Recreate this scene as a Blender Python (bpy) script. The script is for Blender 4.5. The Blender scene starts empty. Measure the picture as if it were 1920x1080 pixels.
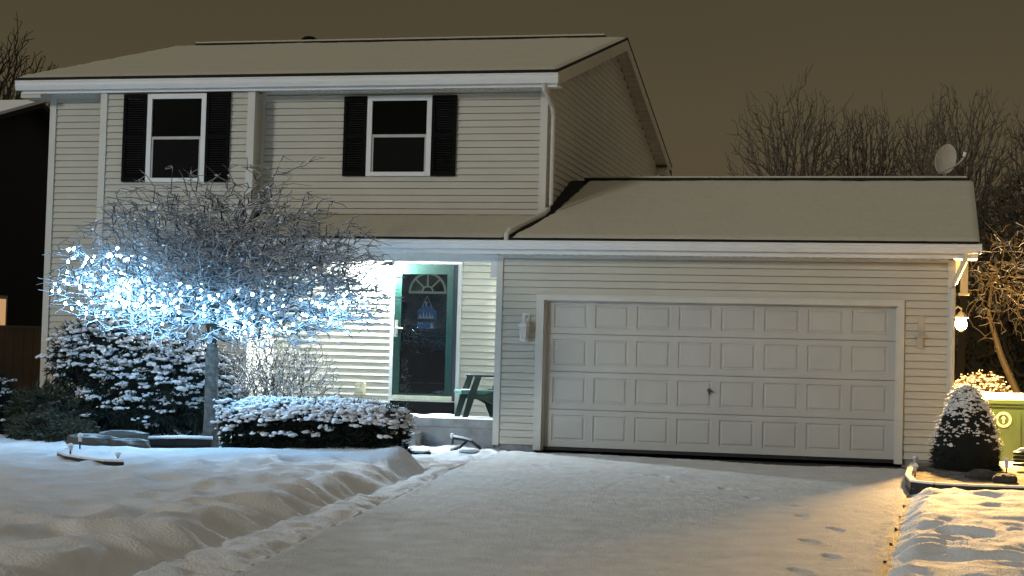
import bpy, math, random
import numpy as np
from mathutils import Vector, Matrix, noise
R = math.radians
sc = bpy.context.scene
COL = sc.collection
rng = np.random.default_rng(7)
random.seed(7)

# ------------------------------------------------------------------ camera
CAM = Vector((5.121, -23.167, 1.196)); YAW, PIT, ROL, FOC = .2374, .0436, .0264, 3136.8
fw = Vector((-math.sin(YAW)*math.cos(PIT), math.cos(YAW)*math.cos(PIT), math.sin(PIT)))
rt = Vector((math.cos(YAW), math.sin(YAW), 0)); up = rt.cross(fw)
cr = rt*math.cos(ROL) + up*math.sin(ROL); cu = up*math.cos(ROL) - rt*math.sin(ROL)
cd = bpy.data.cameras.new("camera"); cam = bpy.data.objects.new("camera", cd); COL.objects.link(cam)
M4 = Matrix((cr, cu, -fw)).transposed().to_4x4(); M4.translation = CAM
cam.matrix_world = M4
cd.sensor_width = 36; cd.lens = FOC/1920*36; cd.clip_start = .1; cd.clip_end = 1000
sc.camera = cam

# ------------------------------------------------------------------ sky glow over the town, overcast night
W = bpy.data.worlds.new("World"); sc.world = W; W.use_nodes = True
nt = W.node_tree; bg = nt.nodes['Background']
tc = nt.nodes.new('ShaderNodeTexCoord'); sx = nt.nodes.new('ShaderNodeSeparateXYZ')
rp = nt.nodes.new('ShaderNodeValToRGB'); nz = nt.nodes.new('ShaderNodeTexNoise'); nz.inputs['Scale'].default_value = 2.2
nz.inputs['Detail'].default_value = 3
ma = nt.nodes.new('ShaderNodeMath'); ma.operation = 'MULTIPLY_ADD'; ma.inputs[1].default_value = .12
nt.links.new(tc.outputs['Generated'], sx.inputs[0]); nt.links.new(tc.outputs['Generated'], nz.inputs['Vector'])
nt.links.new(nz.outputs['Fac'], ma.inputs[0]); nt.links.new(sx.outputs['Z'], ma.inputs[2])
nt.links.new(ma.outputs[0], rp.inputs[0]); nt.links.new(rp.outputs[0], bg.inputs[0])
el = rp.color_ramp.elements
el[0].position = .06; el[0].color = (.100, .070, .038, 1)
el[1].position = .34; el[1].color = (.060, .048, .028, 1)
e = el.new(.20); e.color = (.084, .067, .037, 1)
e = el.new(.62); e.color = (.222, .204, .165, 1)
bg.inputs[1].default_value = 1.0

# ------------------------------------------------------------------ street light falling from behind the camera
sd = bpy.data.lights.new("sun", 'SUN'); so = bpy.data.objects.new("sun", sd); COL.objects.link(so)
sd.energy = .80; sd.color = (1, .985, .93); sd.angle = R(7)
tosun = Vector((-.50, -.83, .22)).normalized()
so.rotation_euler = tosun.to_track_quat('Z', 'Y').to_euler(); so.location = (-20, -40, 20)

vs = sc.view_settings
vs.view_transform = 'Standard'; vs.look = 'None'; vs.exposure = 0; vs.gamma = 1; vs.use_curve_mapping = False
sc.cycles.max_bounces = 8; sc.cycles.transparent_max_bounces = 12
sc.cycles.use_light_tree = True
sc.cycles.sample_clamp_indirect = 4

# ------------------------------------------------------------------ materials
def newmat(name):
    m = bpy.data.materials.new(name); m.use_nodes = True
    return m, m.node_tree, m.node_tree.nodes['Principled BSDF']
def mat(name, col, rough=.6, var=.12, scale=6., bump=0., bscale=60., metal=0., spec=.4, emis=None, stren=0, col2=None):
    m, n, b = newmat(name)
    b.inputs['Roughness'].default_value = rough; b.inputs['Metallic'].default_value = metal
    b.inputs['Specular IOR Level'].default_value = spec
    co = n.nodes.new('ShaderNodeTexCoord')
    no = n.nodes.new('ShaderNodeTexNoise'); no.inputs['Scale'].default_value = scale; no.inputs['Detail'].default_value = 5
    n.links.new(co.outputs['Object'], no.inputs['Vector'])
    cr_ = n.nodes.new('ShaderNodeValToRGB')
    c2 = col2 or tuple(min(1, c*(1+var)) for c in col)
    cr_.color_ramp.elements[0].position = .3; cr_.color_ramp.elements[1].position = .7
    cr_.color_ramp.elements[0].color = tuple(c*(1-var) for c in col)+(1,)
    cr_.color_ramp.elements[1].color = c2+(1,)
    n.links.new(no.outputs['Fac'], cr_.inputs[0]); n.links.new(cr_.outputs[0], b.inputs['Base Color'])
    if bump:
        bn = n.nodes.new('ShaderNodeTexNoise'); bn.inputs['Scale'].default_value = bscale; bn.inputs['Detail'].default_value = 4
        n.links.new(co.outputs['Object'], bn.inputs['Vector'])
        bu = n.nodes.new('ShaderNodeBump'); bu.inputs['Strength'].default_value = bump; bu.inputs['Distance'].default_value = .02
        n.links.new(bn.outputs['Fac'], bu.inputs['Height']); n.links.new(bu.outputs[0], b.inputs['Normal'])
    if emis:
        b.inputs['Emission Color'].default_value = emis+(1,); b.inputs['Emission Strength'].default_value = stren
    return m
def snowtop(name, col, snow=(.80, .81, .83), lo=.05, hi=.4, nscale=14., nstr=.5, rough=.8, bias=0.):
    """a surface with snow lying on its upward faces"""
    m, n, b = newmat(name)
    b.inputs['Roughness'].default_value = rough; b.inputs['Specular IOR Level'].default_value = .25
    g = n.nodes.new('ShaderNodeNewGeometry'); s = n.nodes.new('ShaderNodeSeparateXYZ'); n.links.new(g.outputs['Normal'], s.inputs[0])
    co = n.nodes.new('ShaderNodeTexCoord'); no = n.nodes.new('ShaderNodeTexNoise'); no.inputs['Scale'].default_value = nscale
    no.inputs['Detail'].default_value = 3
    n.links.new(co.outputs['Object'], no.inputs['Vector'])
    a = n.nodes.new('ShaderNodeMath'); a.operation = 'MULTIPLY_ADD'; a.inputs[1].default_value = nstr; a.inputs[2].default_value = -nstr*.5+bias
    n.links.new(no.outputs['Fac'], a.inputs[0])
    d = n.nodes.new('ShaderNodeMath'); d.operation = 'ADD'; n.links.new(a.outputs[0], d.inputs[0]); n.links.new(s.outputs['Z'], d.inputs[1])
    mr = n.nodes.new('ShaderNodeMapRange'); mr.inputs['From Min'].default_value = lo; mr.inputs['From Max'].default_value = hi
    n.links.new(d.outputs[0], mr.inputs['Value'])
    mx = n.nodes.new('ShaderNodeMix'); mx.data_type = 'RGBA'
    mx.inputs['A'].default_value = col+(1,); mx.inputs['B'].default_value = snow+(1,)
    n.links.new(mr.outputs[0], mx.inputs['Factor']); n.links.new(mx.outputs['Result'], b.inputs['Base Color'])
    return m
def emitter(name, col, s):
    m, n, b = newmat(name); b.inputs['Base Color'].default_value = (.1, .1, .1, 1)
    b.inputs['Emission Color'].default_value = col+(1,); b.inputs['Emission Strength'].default_value = s
    return m

SNOW = mat('lawn snow', (.76, .77, .79), .75, .05, 5, .7, 45, spec=.3)
DSNOW = mat('driveway snow', (.68, .68, .675), .8, .10, 3.5, .9, 60, spec=.2)
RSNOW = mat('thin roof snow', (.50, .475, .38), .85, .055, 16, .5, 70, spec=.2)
PSNOW = mat('powder snow', (.82, .83, .85), .8, .03, 8, .3, 50, spec=.3)
SHING = mat('asphalt shingle', (.018, .017, .017), .9, .3, 20, .4, 60, spec=.2)
SIDING = mat('cream vinyl siding', (.51, .485, .405), .5, .035, 2.5, .08, 200, spec=.3)
WHITE = mat('white painted trim', (.70, .70, .68), .45, .04, 3, .05, 80)
GDOOR = mat('garage door paint', (.475, .465, .425), .5, .05, 2.2, .12, 120)
CONC = mat('concrete', (.26, .26, .25), .9, .22, 6, .4, 40)
ASPH = mat('wet dark paving', (.022, .022, .024), .7, .3, 12, .4, 80)
BLACK = mat('black shutter vinyl', (.004, .004, .004), .8, .1, 5, spec=.1)
DARKG = mat('window dark', (.005, .005, .004), .08, .1, 2, spec=.05)
SCREEN = mat('insect screen', (.007, .007, .006), .7, .1, 3, spec=.05)
GREEN = mat('green door paint', (.002, .020, .013), .35, .12, 3, .05, 60)
INNER = mat('inner door dark', (.017, .02, .026), .45, .25, 3)
CREAM = mat('cream muntin', (.82, .76, .50), .5)
STEEL = mat('brushed nickel', (.6, .58, .5), .35, .05, 5, metal=.8)
BARK = snowtop('snowy bark', (.040, .036, .032), snow=(.56, .58, .61), lo=.05, hi=.42, nscale=9, nstr=.8, bias=.12)
TRUNK = mat('grey trunk bark', (.10, .09, .078), .95, .45, 14, 1.0, 22, spec=.1)
DARKB = snowtop('dark bark with little snow', (.012, .010, .008), snow=(.14, .13, .115), lo=.5, hi=1.0, nscale=9, nstr=1.2)
TRIM = mat('beige corner trim', (.56, .545, .48), .5, .04, 3, .05, 80)
TWIG = snowtop('frosted twigs', (.10, .085, .06), lo=.05, hi=.5, nscale=12, nstr=.9, bias=.0)
FARB = mat('far bark', (.12, .10, .075), .95, .2, .5)
FARW = mat('far woods', (.030, .029, .020), .95, .3, .6)
NEEDLE = mat('evergreen needles', (.012, .022, .013), .8, .4, 9)
NEEDLE2 = mat('olive evergreen needles', (.045, .05, .026), .8, .4, 9)
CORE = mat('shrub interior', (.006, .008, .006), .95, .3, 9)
BINM = mat('green bin plastic', (.005, .017, .003), .5, .12, 3, .1, 40)
CHAIRM = mat('dark green resin', (.004, .018, .015), .35, .15, 4)
STONE = snowtop('snow dusted stone', (.075, .07, .06), snow=(.42, .42, .42), lo=.85, hi=1.1, nscale=6, nstr=.9)
TIMBER = mat('dark landscape timber', (.014, .011, .009), .9, .3, 7, .5, 30, spec=.1)
BPLAS = mat('black edging plastic', (.012, .012, .013), .4, .1, 5)
NBW = mat('shaded neighbour siding', (.012, .012, .012), .8, .1, 3)  # shade on the neighbour's wall put into a near-black colour
FENCE = mat('tan vinyl fence', (.20, .15, .095), .6, .12, 2)
GLASSL = mat('clear lamp glass', (.55, .55, .52), .15, .05, 4)
BLUE = mat('blue sign board', (.10, .24, .48), .6, .15, 8)
BULB = emitter('cool white bulb', (.26, .60, 1.0), 240)
WARM = emitter('sodium warm lamp', (1, .56, .17), 23000)
PORCH = emitter('porch lamp', (.80, .93, 1.0), 19000)
WGLOW = emitter('warm lit window', (1, .55, .25), .55)
def glass():
    m = bpy.data.materials.new('storm door glass'); m.use_nodes = True; n = m.node_tree; n.nodes.clear()
    o = n.nodes.new('ShaderNodeOutputMaterial'); t = n.nodes.new('ShaderNodeBsdfTransparent'); g = n.nodes.new('ShaderNodeBsdfGlossy')
    t.inputs[0].default_value = (.82, .85, .86, 1); g.inputs['Roughness'].default_value = .012
    f = n.nodes.new('ShaderNodeFresnel'); f.inputs[0].default_value = 1.62
    x = n.nodes.new('ShaderNodeMixShader'); n.links.new(f.outputs[0], x.inputs[0]); n.links.new(t.outputs[0], x.inputs[1]); n.links.new(g.outputs[0], x.inputs[2])
    n.links.new(x.outputs[0], o.inputs[0]); return m
GLASS = glass()

# ------------------------------------------------------------------ mesh helpers
class MB:
    def __init__(s): s.v = []; s.f = []; s.smooth = False
    def quad(s, a, b, c, d):
        n = len(s.v); s.v += [tuple(a), tuple(b), tuple(c), tuple(d)]; s.f.append((n, n+1, n+2, n+3))
    def poly(s, pts): n = len(s.v); s.v += [tuple(p) for p in pts]; s.f.append(tuple(range(n, n+len(pts))))
    def box(s, x0, x1, y0, y1, z0, z1, bev=0):
        n = len(s.v)
        if bev:
            return s.prism([(x0+bev, z0), (x1-bev, z0), (x1, z0+bev), (x1, z1-bev), (x1-bev, z1), (x0+bev, z1), (x0, z1-bev), (x0, z0+bev)], y0, y1)
        s.v += [(x, y, z) for z in (z0, z1) for (x, y) in ((x0, y0), (x1, y0), (x1, y1), (x0, y1))]
        s.f += [(n+3, n+2, n+1, n), (n+4, n+5, n+6, n+7), (n, n+1, n+5, n+4), (n+1, n+2, n+6, n+5), (n+2, n+3, n+7, n+6), (n+3, n, n+4, n+7)]
    def prism(s, prof, a0, a1, axis='y'):
        """extrude a closed profile; axis y: prof=(x,z); x: prof=(y,z); z: prof=(x,y)"""
        def P(p, a): return (p[0], a, p[1]) if axis == 'y' else ((a, p[0], p[1]) if axis == 'x' else (p[0], p[1], a))
        n = len(s.v); k = len(prof)
        s.v += [P(p, a0) for p in prof] + [P(p, a1) for p in prof]
        s.f.append(tuple(range(n, n+k))); s.f.append(tuple(range(n+2*k-1, n+k-1, -1)))
        for i in range(k):
            j = (i+1) % k; s.f.append((n+i, n+k+i, n+k+j, n+j))
    def tube(s, pts, r, sides=6, caps=True):
        pts = [Vector(p) for p in pts]; rr = r if isinstance(r, (list, tuple)) else [r]*len(pts); n0 = len(s.v)
        for i, p in enumerate(pts):
            d = (pts[min(i+1, len(pts)-1)] - pts[max(i-1, 0)]).normalized()
            a = d.cross(Vector((0, 0, 1)));
            if a.length < .05: a = d.cross(Vector((1, 0, 0)))
            a.normalize(); b = a.cross(d)
            for k in range(sides):
                t = 2*math.pi*k/sides; s.v.append(tuple(p + (a*math.cos(t)+b*math.sin(t))*rr[i]))
        for i in range(len(pts)-1):
            for k in range(sides):
                q = (k+1) % sides; A = n0+i*sides
                s.f.append((A+k, A+q, A+sides+q, A+sides+k))
        if caps:
            s.f.append(tuple(range(n0+sides-1, n0-1, -1))); s.f.append(tuple(range(len(s.v)-sides, len(s.v))))
    def lathe(s, prof, c=(0, 0, 0), n=16):
        n0 = len(s.v); c = Vector(c)
        for r, z in prof:
            for k in range(n): s.v.append((c.x+r*math.cos(2*math.pi*k/n), c.y+r*math.sin(2*math.pi*k/n), c.z+z))
        for i in range(len(prof)-1):
            for k in range(n):
                q = (k+1) % n; A = n0+i*n; s.f.append((A+k, A+q, A+n+q, A+n+k))
        s.f.append(tuple(range(n0+n-1, n0-1, -1))); s.f.append(tuple(range(len(s.v)-n, len(s.v))))
    def blob(s, c, rad, seg=8, rings=5, jit=.0):
        n0 = len(s.v); c = Vector(c)
        s.v.append((c.x, c.y, c.z+rad[2]))
        for i in range(1, rings):
            t = math.pi*i/rings
            for k in range(seg):
                a = 2*math.pi*k/seg; j = 1+random.uniform(-jit, jit)
                s.v.append((c.x+rad[0]*math.sin(t)*math.cos(a)*j, c.y+rad[1]*math.sin(t)*math.sin(a)*j, c.z+rad[2]*math.cos(t)*j))
        s.v.append((c.x, c.y, c.z-rad[2])); L = len(s.v)-1
        for k in range(seg):
            s.f.append((n0, n0+1+k, n0+1+(k+1) % seg)); s.f.append((L, L-seg+(k+1) % seg, L-seg+k))
        for i in range(rings-2):
            for k in range(seg):
                A = n0+1+i*seg; q = (k+1) % seg; s.f.append((A+k, A+seg+k, A+seg+q, A+q))
    def arr(s, V, F):
        n = len(s.v); s.v += [tuple(x) for x in V]; s.f += [tuple(int(a)+n for a in f) for f in F]
    def build(s, name, m, parent=None, smooth=False, **props):
        o0 = Vector(parent['_w']) if parent is not None and '_w' in parent else Vector((0, 0, 0))
        me = bpy.data.meshes.new(name)
        V = [(x-o0.x, y-o0.y, z-o0.z) for x, y, z in s.v]
        me.from_pydata(V, [], s.f); me.materials.append(m)
        if smooth: me.polygons.foreach_set('use_smooth', [True]*len(me.polygons))
        me.validate(); me.update()
        o = bpy.data.objects.new(name, me); COL.objects.link(o)
        if parent is not None: o.parent = parent
        o['_w'] = tuple(o0)
        for k, v in props.items(): o[k] = v
        return o
def thing(name, label, cat, loc, group=None):
    o = bpy.data.objects.new(name, None); COL.objects.link(o); o.location = loc; o['_w'] = tuple(loc)
    o['label'] = label; o['category'] = cat; o.empty_display_size = .2
    if group: o['group'] = group
    return o
def tag(o, label, cat, group=None):
    o['label'] = label; o['category'] = cat
    if group: o['group'] = group
    return o
def B(*a, bev=0): m = MB(); m.box(*a, bev=bev); return m

def gd(y):                                   # the fall of the plot towards the street
    return -.08 + .018*max(min(y, 3), -40)
def ss(t): t = max(0, min(1, t)); return t*t*(3-2*t)
def n3(x, y, z=0): return noise.noise(Vector((x, y, z)))

# ================================================================== HOUSE
house = thing('house', 'two storey cream sided house with green front door and attached two car garage', 'house', (0, 0, -.08))
EX = .1016
def siding(mb, x0, x1, z0, z1, y, holes=()):
    """horizontal lap siding facing -y; holes=(x0,x1,z0,z1)"""
    z = z0
    while z < z1-1e-4:
        zt = min(z+EX, z1)
        segs = [(x0, x1)]
        for hx0, hx1, hz0, hz1 in holes:
            if z+.02 >= hz0 and z+.02 < hz1-.01:
                segs = [t for a, b in segs for t in ((a, min(b, hx0)), (max(a, hx1), b)) if t[1]-t[0] > .01]
        for a, b in segs:
            g = zt-.009
            mb.quad((a, y-.028, z), (b, y-.028, z), (b, y-.012, g), (a, y-.012, g))
            mb.quad((a, y-.012, g), (b, y-.012, g), (b, y+.008, g), (a, y+.008, g))
            mb.quad((a, y+.008, g), (b, y+.008, g), (b, y+.008, zt), (a, y+.008, zt))
            mb.quad((a, y+.008, z), (b, y+.008, z), (b, y-.028, z), (a, y-.028, z))
        z = zt
# --- front walls
m = MB()
siding(m, -.66, 5.60, .02, 2.69, 0, [(-.10, 4.96, -1, 2.13)])
m.build('garage_front_wall', SIDING, house)
m = MB(); siding(m, -4.67, -.70, .0, 2.72, 1.5, [(-2.72, -1.66, -1, 2.66)]); m.build('porch_wall', SIDING, house)
m = MB(); siding(m, -8.2, -7.17, -.0, 5.21, .7); m.build('side_wall', SIDING, house); m = MB(); siding(m, -4.67, -.2, 3.33, 5.21, .7); m.build('upper_wall', SIDING, house)
m = MB(); siding(m, -7.17, -4.67, .3, 5.19, .4)
for z in np.arange(.3, 5.15, EX):          # returns of the bay
    m.quad((-4.654, .4, z), (-4.654, 1.5, z), (-4.667, 1.5, z+EX), (-4.667, .4, z+EX)); m.quad((-4.654, .4, z), (-4.67, .4, z), (-4.67, 1.5, z), (-4.654, 1.5, z))
    m.quad((-7.17, .7, z), (-7.186, .7, z), (-7.173, .4, z+EX), (-7.17, .4, z+EX))
m.build('bay_wall', SIDING, house)
# gable wall on the right: courses cut by the roof line
YF, YR, YB, ZE, ZR = .235, 6.083, 11.93, 5.375, 6.98
def roofz(y): return ZE+(ZR-ZE)*(y-YF)/(YR-YF) if y < YR else ZR-(ZR-ZE)*(y-YR)/(YB-YR)
m = MB(); z = 3.0
while z < ZR-.12:
    zt = z+EX; zz = max(z, 5.2); off = .14
    if zz < 5.25: ya, yb = .7, 11.5
    else:
        ya = YF+(zt+off-ZE)/(ZR-ZE)*(YR-YF); yb = YB-(zt+off-ZE)/(ZR-ZE)*(YB-YR); ya = max(ya, .7); yb = min(yb, 11.5)
    if yb > ya:
        m.quad((-.184, ya, z), (-.184, yb, z), (-.197, yb, zt), (-.197, ya, zt)); m.quad((-.2, ya, z), (-.2, yb, z), (-.184, yb, z), (-.184, ya, z))
    z = zt
m.build('gable_wall', SIDING, house)
# garage side walls and the hidden shell of the house
m2 = MB(); m = MB(); z = .02
while z < 3.9:
    zt = z+EX; ya, yb = 0, 5.2
    if z > 2.6: d = (zt+.12-2.885)/.383; ya = max(0, -.45+d); yb = min(5.2, 5.51-d)
    if yb > ya:
        m.quad((5.616, ya, z), (5.616, yb, z), (5.603, yb, zt), (5.603, ya, zt)); m.quad((5.6, ya, z), (5.6, yb, z), (5.616, yb, z), (5.616, ya, z))
        if z < 2.68: m2.quad((-.696, 1.5, z), (-.696, 0, z), (-.683, 0, zt), (-.683, 1.5, zt))
    z = zt
m.build('garage_side_wall', SIDING, house); m2.build('garage_side_wall', SIDING, house)
m = MB()
m.box(-8.19, -.21, .72, 11.5, 3.2, 5.2); m.box(-8.19, -.70, 1.52, 11.5, -.3, 3.2); m.box(-7.16, -4.68, .42, 1.5, .1, 5.18)
m.box(-8.19, -7.17, .72, 1.5, -.3, 3.2); m.box(.0, 4.88, .3, 5.19, .0, 2.6); m.box(4.98, 5.595, .03, 5.19, .0, 2.68); m.box(-.675, -.11, .03, 5.19, .0, 2.68)
m.box(-.675, 5.595, .03, 5.19, 2.2, 2.68)
m.prism([(.75, 5.2), (11.45, 5.2), (YR, 6.85)], -8.15, -.22, 'x'); m.prism([(.05, 2.7), (5.1, 2.7), (2.53, 3.85)], -.18, 5.59, 'x')
m.build('wall_core', NBW, house)
# foundation
m = MB(); m.box(-.68, -.11, .01, .25, -.35, .02); m.build('foundation', CONC, house); m = MB(); m.box(4.965, 5.61, .01, .25, -.35, .02); m.box(5.59, 5.605, .25, 5.2, -.35, .02); m.build('foundation', CONC, house); m = MB()
m.box(-4.67, -.68, 1.49, 1.6, -.35, .0); m.box(-8.2, -4.67, .39, .6, -.35, .0); m.build('foundation', CONC, house)
# corner boards and trims
m = MB()
m.box(-.705, -.615, -.04, .06, .0, 2.70); m.box(-.715, -.66, .06, .09, .0, 2.7)
m.box(5.53, 5.63, -.04, .08, .0, 2.70)
m.box(-.285, -.175, .656, .78, 3.35, 5.21)
m.box(-8.225, -8.12, .656, .8, -.1, 5.21)
m.box(-7.20, -7.09, .356, .46, .28, 5.19); m.box(-4.76, -4.645, .356, .46, .28, 5.19); m.box(-4.66, -4.60, .66, .70, 3.3, 5.2)
m.box(-.66, 5.53, -.036, -.002, 2.66, 2.715); m.box(-8.12, -7.2, .665, .71, 5.15, 5.21); m.box(-4.6, -.285, .665, .71, 5.17, 5.21)
m.build('corner_trim', TRIM, house)
# porch beam and ceiling
m = MB(); m.box(-4.67, -.70, -.02, .10, 2.60, 2.72); m.box(-4.67, -.70, .10, 1.49, 2.70, 2.76); m.box(-.80, -.708, -.026, .06, 2.38, 2.60)
m.build('porch_beam', WHITE, house)

# --- roofs
def slope_slab(mb, x0, x1, ya, za, yb, zb, t, xa=None, xb=None):
    """a sloping slab; xa/xb = x limits at the upper edge"""
    xa = x0 if xa is None else xa; xb = x1 if xb is None else xb
    mb.v += [(x0, ya, za), (x1, ya, za), (xb, yb, zb), (xa, yb, zb), (x0, ya, za+t), (x1, ya, za+t), (xb, yb, zb+t), (xa, yb, zb+t)]
    n = len(mb.v)-8
    mb.f += [(n+3, n+2, n+1, n), (n+4, n+5, n+6, n+7), (n, n+1, n+5, n+4), (n+1, n+2, n+6, n+5), (n+2, n+3, n+7, n+6), (n+3, n, n+4, n+7)]
m = MB(); slope_slab(m, -8.58, .05, YF-.02, ZE-.005, YR, ZR-.005, .035); slope_slab(m, -8.58, .05, YB, ZE, YR, ZR, .035)
roof = m.build('main_roof', SHING, house)
def snow_sheet(name, fx0, fx1, ya, za, yb, zb, nx, ny, t=.035, amp=.011, parent=None, rag0=0., m_=None):
    """thin snow lying on a slope, soft wandering edges; fx0/fx1 give x limits for v in 0..1"""
    mb = MB()
    for j in range(ny+1):
        v = j/ny; a, b = fx0(v), fx1(v)
        if rag0: a += rag0*(.6*n3(v*37, 3.3)+.5*n3(v*110, 1.3))
        for i in range(nx+1):
            u = i/nx; x = a+(b-a)*u; y = ya+(yb-ya)*v; z = za+(zb-za)*v
            e = min(u*(b-a), (1-u)*(b-a), v*abs(yb-ya)*1.0, (1-v)*abs(yb-ya))
            th = t*ss(.25+e/.06) if e < .06 else t
            if e <= 0: th = .002
            if j == 0: y -= .012*n3(x*3, 7)
            mb.v.append((x, y, z+th+amp*(n3(x*1.3, y*2, 5)+.6*n3(x*6, y*6, 8))*(1 if e > .02 else .2)))
    for j in range(ny):
        for i in range(nx):
            k = j*(nx+1)+i; mb.f.append((k, k+1, k+nx+2, k+nx+1))
    return mb.build(name, m_ or RSNOW, parent, smooth=True)
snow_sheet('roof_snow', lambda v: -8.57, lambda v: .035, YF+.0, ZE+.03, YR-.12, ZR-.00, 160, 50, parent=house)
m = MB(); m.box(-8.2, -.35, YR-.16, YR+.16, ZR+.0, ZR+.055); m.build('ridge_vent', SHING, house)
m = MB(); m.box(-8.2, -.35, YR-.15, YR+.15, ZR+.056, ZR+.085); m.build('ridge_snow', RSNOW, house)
m = MB(); slope_slab(m, -4.67, -.2, -.445, 2.90, .7, 3.335, .02, xb=-.2); slope_slab(m, -.2, 5.93, -.445, 2.90, 2.53, 4.035, .02); slope_slab(m, -.2, 5.93, 5.51, 2.9, 2.53, 4.035, .02)
m.build('garage_roof', SHING, house)
diag = lambda v: -.47+.27*min(1, v/.386)        # line of the conductor pipe on the roof
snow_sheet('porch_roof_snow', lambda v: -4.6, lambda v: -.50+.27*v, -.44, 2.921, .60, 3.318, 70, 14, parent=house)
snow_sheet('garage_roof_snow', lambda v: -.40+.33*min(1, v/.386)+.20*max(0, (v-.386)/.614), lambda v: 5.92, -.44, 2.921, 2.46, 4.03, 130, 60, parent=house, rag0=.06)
m = MB(); m.box(.05, 5.85, 2.40, 2.66, 4.05, 4.085); m.build('garage_ridge_vent', SHING, house)
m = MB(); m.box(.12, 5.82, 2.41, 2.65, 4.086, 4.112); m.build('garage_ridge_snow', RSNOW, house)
# gutters
def gutter(x0, x1, y, z0, z1, name='gutter'):
    m = MB(); h = z1-z0
    m.prism([(y+.10, z0), (y+.10, z1-.01), (y, z1), (y-.004, z1-.02), (y+.006, z1-.03), (y+.008, z0+h*.45), (y+.03, z0)], x0, x1, 'x')
    return m.build(name, WHITE, house)
gutter(-4.66, 5.95, -.46, 2.765, 2.885); gutter(-8.6, .06, YF-.03, 5.215, 5.36)
m = MB(); m.box(-4.66, 5.9, -.35, -.33, 2.70, 2.90); m.box(-4.66, 5.88, -.33, -.02, 2.715, 2.73)
m.box(-8.52, .04, YF+.075, YF+.09, 5.17, 5.37); m.box(-8.5, .03, YF+.09, .7, 5.21, 5.225)
for x in np.arange(-8.4, 0, .10): m.box(x, x+.045, YF+.092, .68, 5.200, 5.211)
for x in np.arange(-4.6, 5.8, .12): m.box(x, x+.05, -.328, -.022, 2.706, 2.716)
m.build('soffit', WHITE, house)
# rakes of the right gable and of the garage
m = MB()
slope_slab(m, .015, .045, YF, ZE-.20, YR, ZR-.20, .19); slope_slab(m, .015, .045, YB, ZE-.20, YR, ZR-.20, .19)
TAN = mat('tan painted trim', (.50, .46, .37), .5, .05, 3); m.build('rake_board', TAN, house); m = MB()
slope_slab(m, -.2, .015, YF+.1, ZE-.14, YR, ZR-.17, .015); slope_slab(m, -.2, .015, YB, ZE-.17, YR, ZR-.17, .015)
for k in range(26):
    y = YR+.25+k*.215; slope_slab(m, -.19, .02, y, roofz(y)-.181, y+.03, roofz(y+.03)-.181, .012)
m.box(-.19, .045, 11.25, YB, 5.19, 5.30)
m.build('rake_soffit', TAN, house); m = MB()
slope_slab(m, 5.90, 5.925, -.445, 2.745, 2.53, 3.88, .15); slope_slab(m, 5.90, 5.925, 5.51, 2.745, 2.53, 3.88, .15)
slope_slab(m, 5.61, 5.90, -.3, 2.80, 2.53, 3.88, .012); slope_slab(m, 5.61, 5.90, 5.4, 2.79, 2.53, 3.88, .012)
m.box(5.62, 5.90, -.33, -.0, 2.70, 2.80)
m.build('rake_board', TAN, house); m = MB()
m.box(-8.56, -8.22, YF+.1, .75, 5.11, 5.21); m.build('eave_return', TAN, house)
m = MB(); m.box(5.70, 5.80, .30, .42, 2.28, 2.78); m.box(5.68, 5.82, .28, .44, 2.25, 2.28); m.build('vent_box', WHITE, house)
# downspouts
m = MB()
def pipe(pts, w=.032): m.tube(pts, [w]*len(pts), 8)
pipe([(-.16, .27, 5.22), (-.16, .30, 5.14), (-.10, .60, 4.93), (-.09, .66, 4.80), (-.09, .66, 3.50), (-.12, .62, 3.41)])
m.build('downspout', TRIM, house); m = MB()
pipe([(-.13, .62, 3.42), (-.17, .50, 3.34), (-.46, -.36, 3.03), (-.48, -.42, 2.97), (-.48, -.44, 2.88)], .038)
m.build('downspout', TRIM, house); m = MB()
pipe([(5.74, -.38, 2.77), (5.74, -.36, 2.68), (5.62, -.12, 2.40), (5.595, -.075, 2.30), (5.595, -.075, .04), (5.60, -.20, -.02)], .038)
m.build('downspout', TRIM, house); m = MB()
pipe([(-.1, 11.85, 5.2), (-.15, 11.6, 5.0), (-.15, 11.58, 3.2)], .05)
m.build('downspout', TRIM, house)
# roof vent pipe
m = MB(); m.lathe([(.075, 0), (.075, .20), (.075, .22)], (-6.1, 6.4, 6.93), 14); m.lathe([(.13, 0), (.15, .03), (.15, .06), (.09, .10)], (-6.1, 6.4, 7.11), 14)
m.build('roof_vent', BLACK, house)
# --- windows
def window(x0, x1, z0, z1, y, label_=None):
    w = MB(); f = .075
    w.box(x0, x0+f, y-.05, y+.02, z0, z1); w.box(x1-f, x1, y-.05, y+.02, z0, z1); w.box(x0+f, x1-f, y-.05, y+.02, z1-f, z1); w.box(x0+f, x1-f, y-.06, y+.02, z0, z0+f*.8)
    fr = w.build('window', WHITE, house)
    w = MB(); zm = (z0+z1)/2; g = .03
    w.box(x0+f, x1-f, y-.034, y-.004, zm-.022, zm+.022); w.box(x0+f, x0+f+g, y-.03, y-.004, z0+f*.8, zm-.022); w.box(x1-f-g, x1-f, y-.03, y-.004, z0+f*.8, zm-.022)
    w.build('sash', mat('grey sash', (.42, .42, .40), .5), fr)
    w = MB(); w.quad((x0+f, y-.020, z0+.05), (x1-f, y-.020, z0+.05), (x1-f, y-.020, zm), (x0+f, y-.020, zm)); w.build('screen', SCREEN, fr)
    w = MB(); w.quad((x0+f, y-.018, zm), (x1-f, y-.018, zm), (x1-f, y-.018, z1-f), (x0+f, y-.018, z1-f)); w.build('pane', DARKG, fr)
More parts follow.
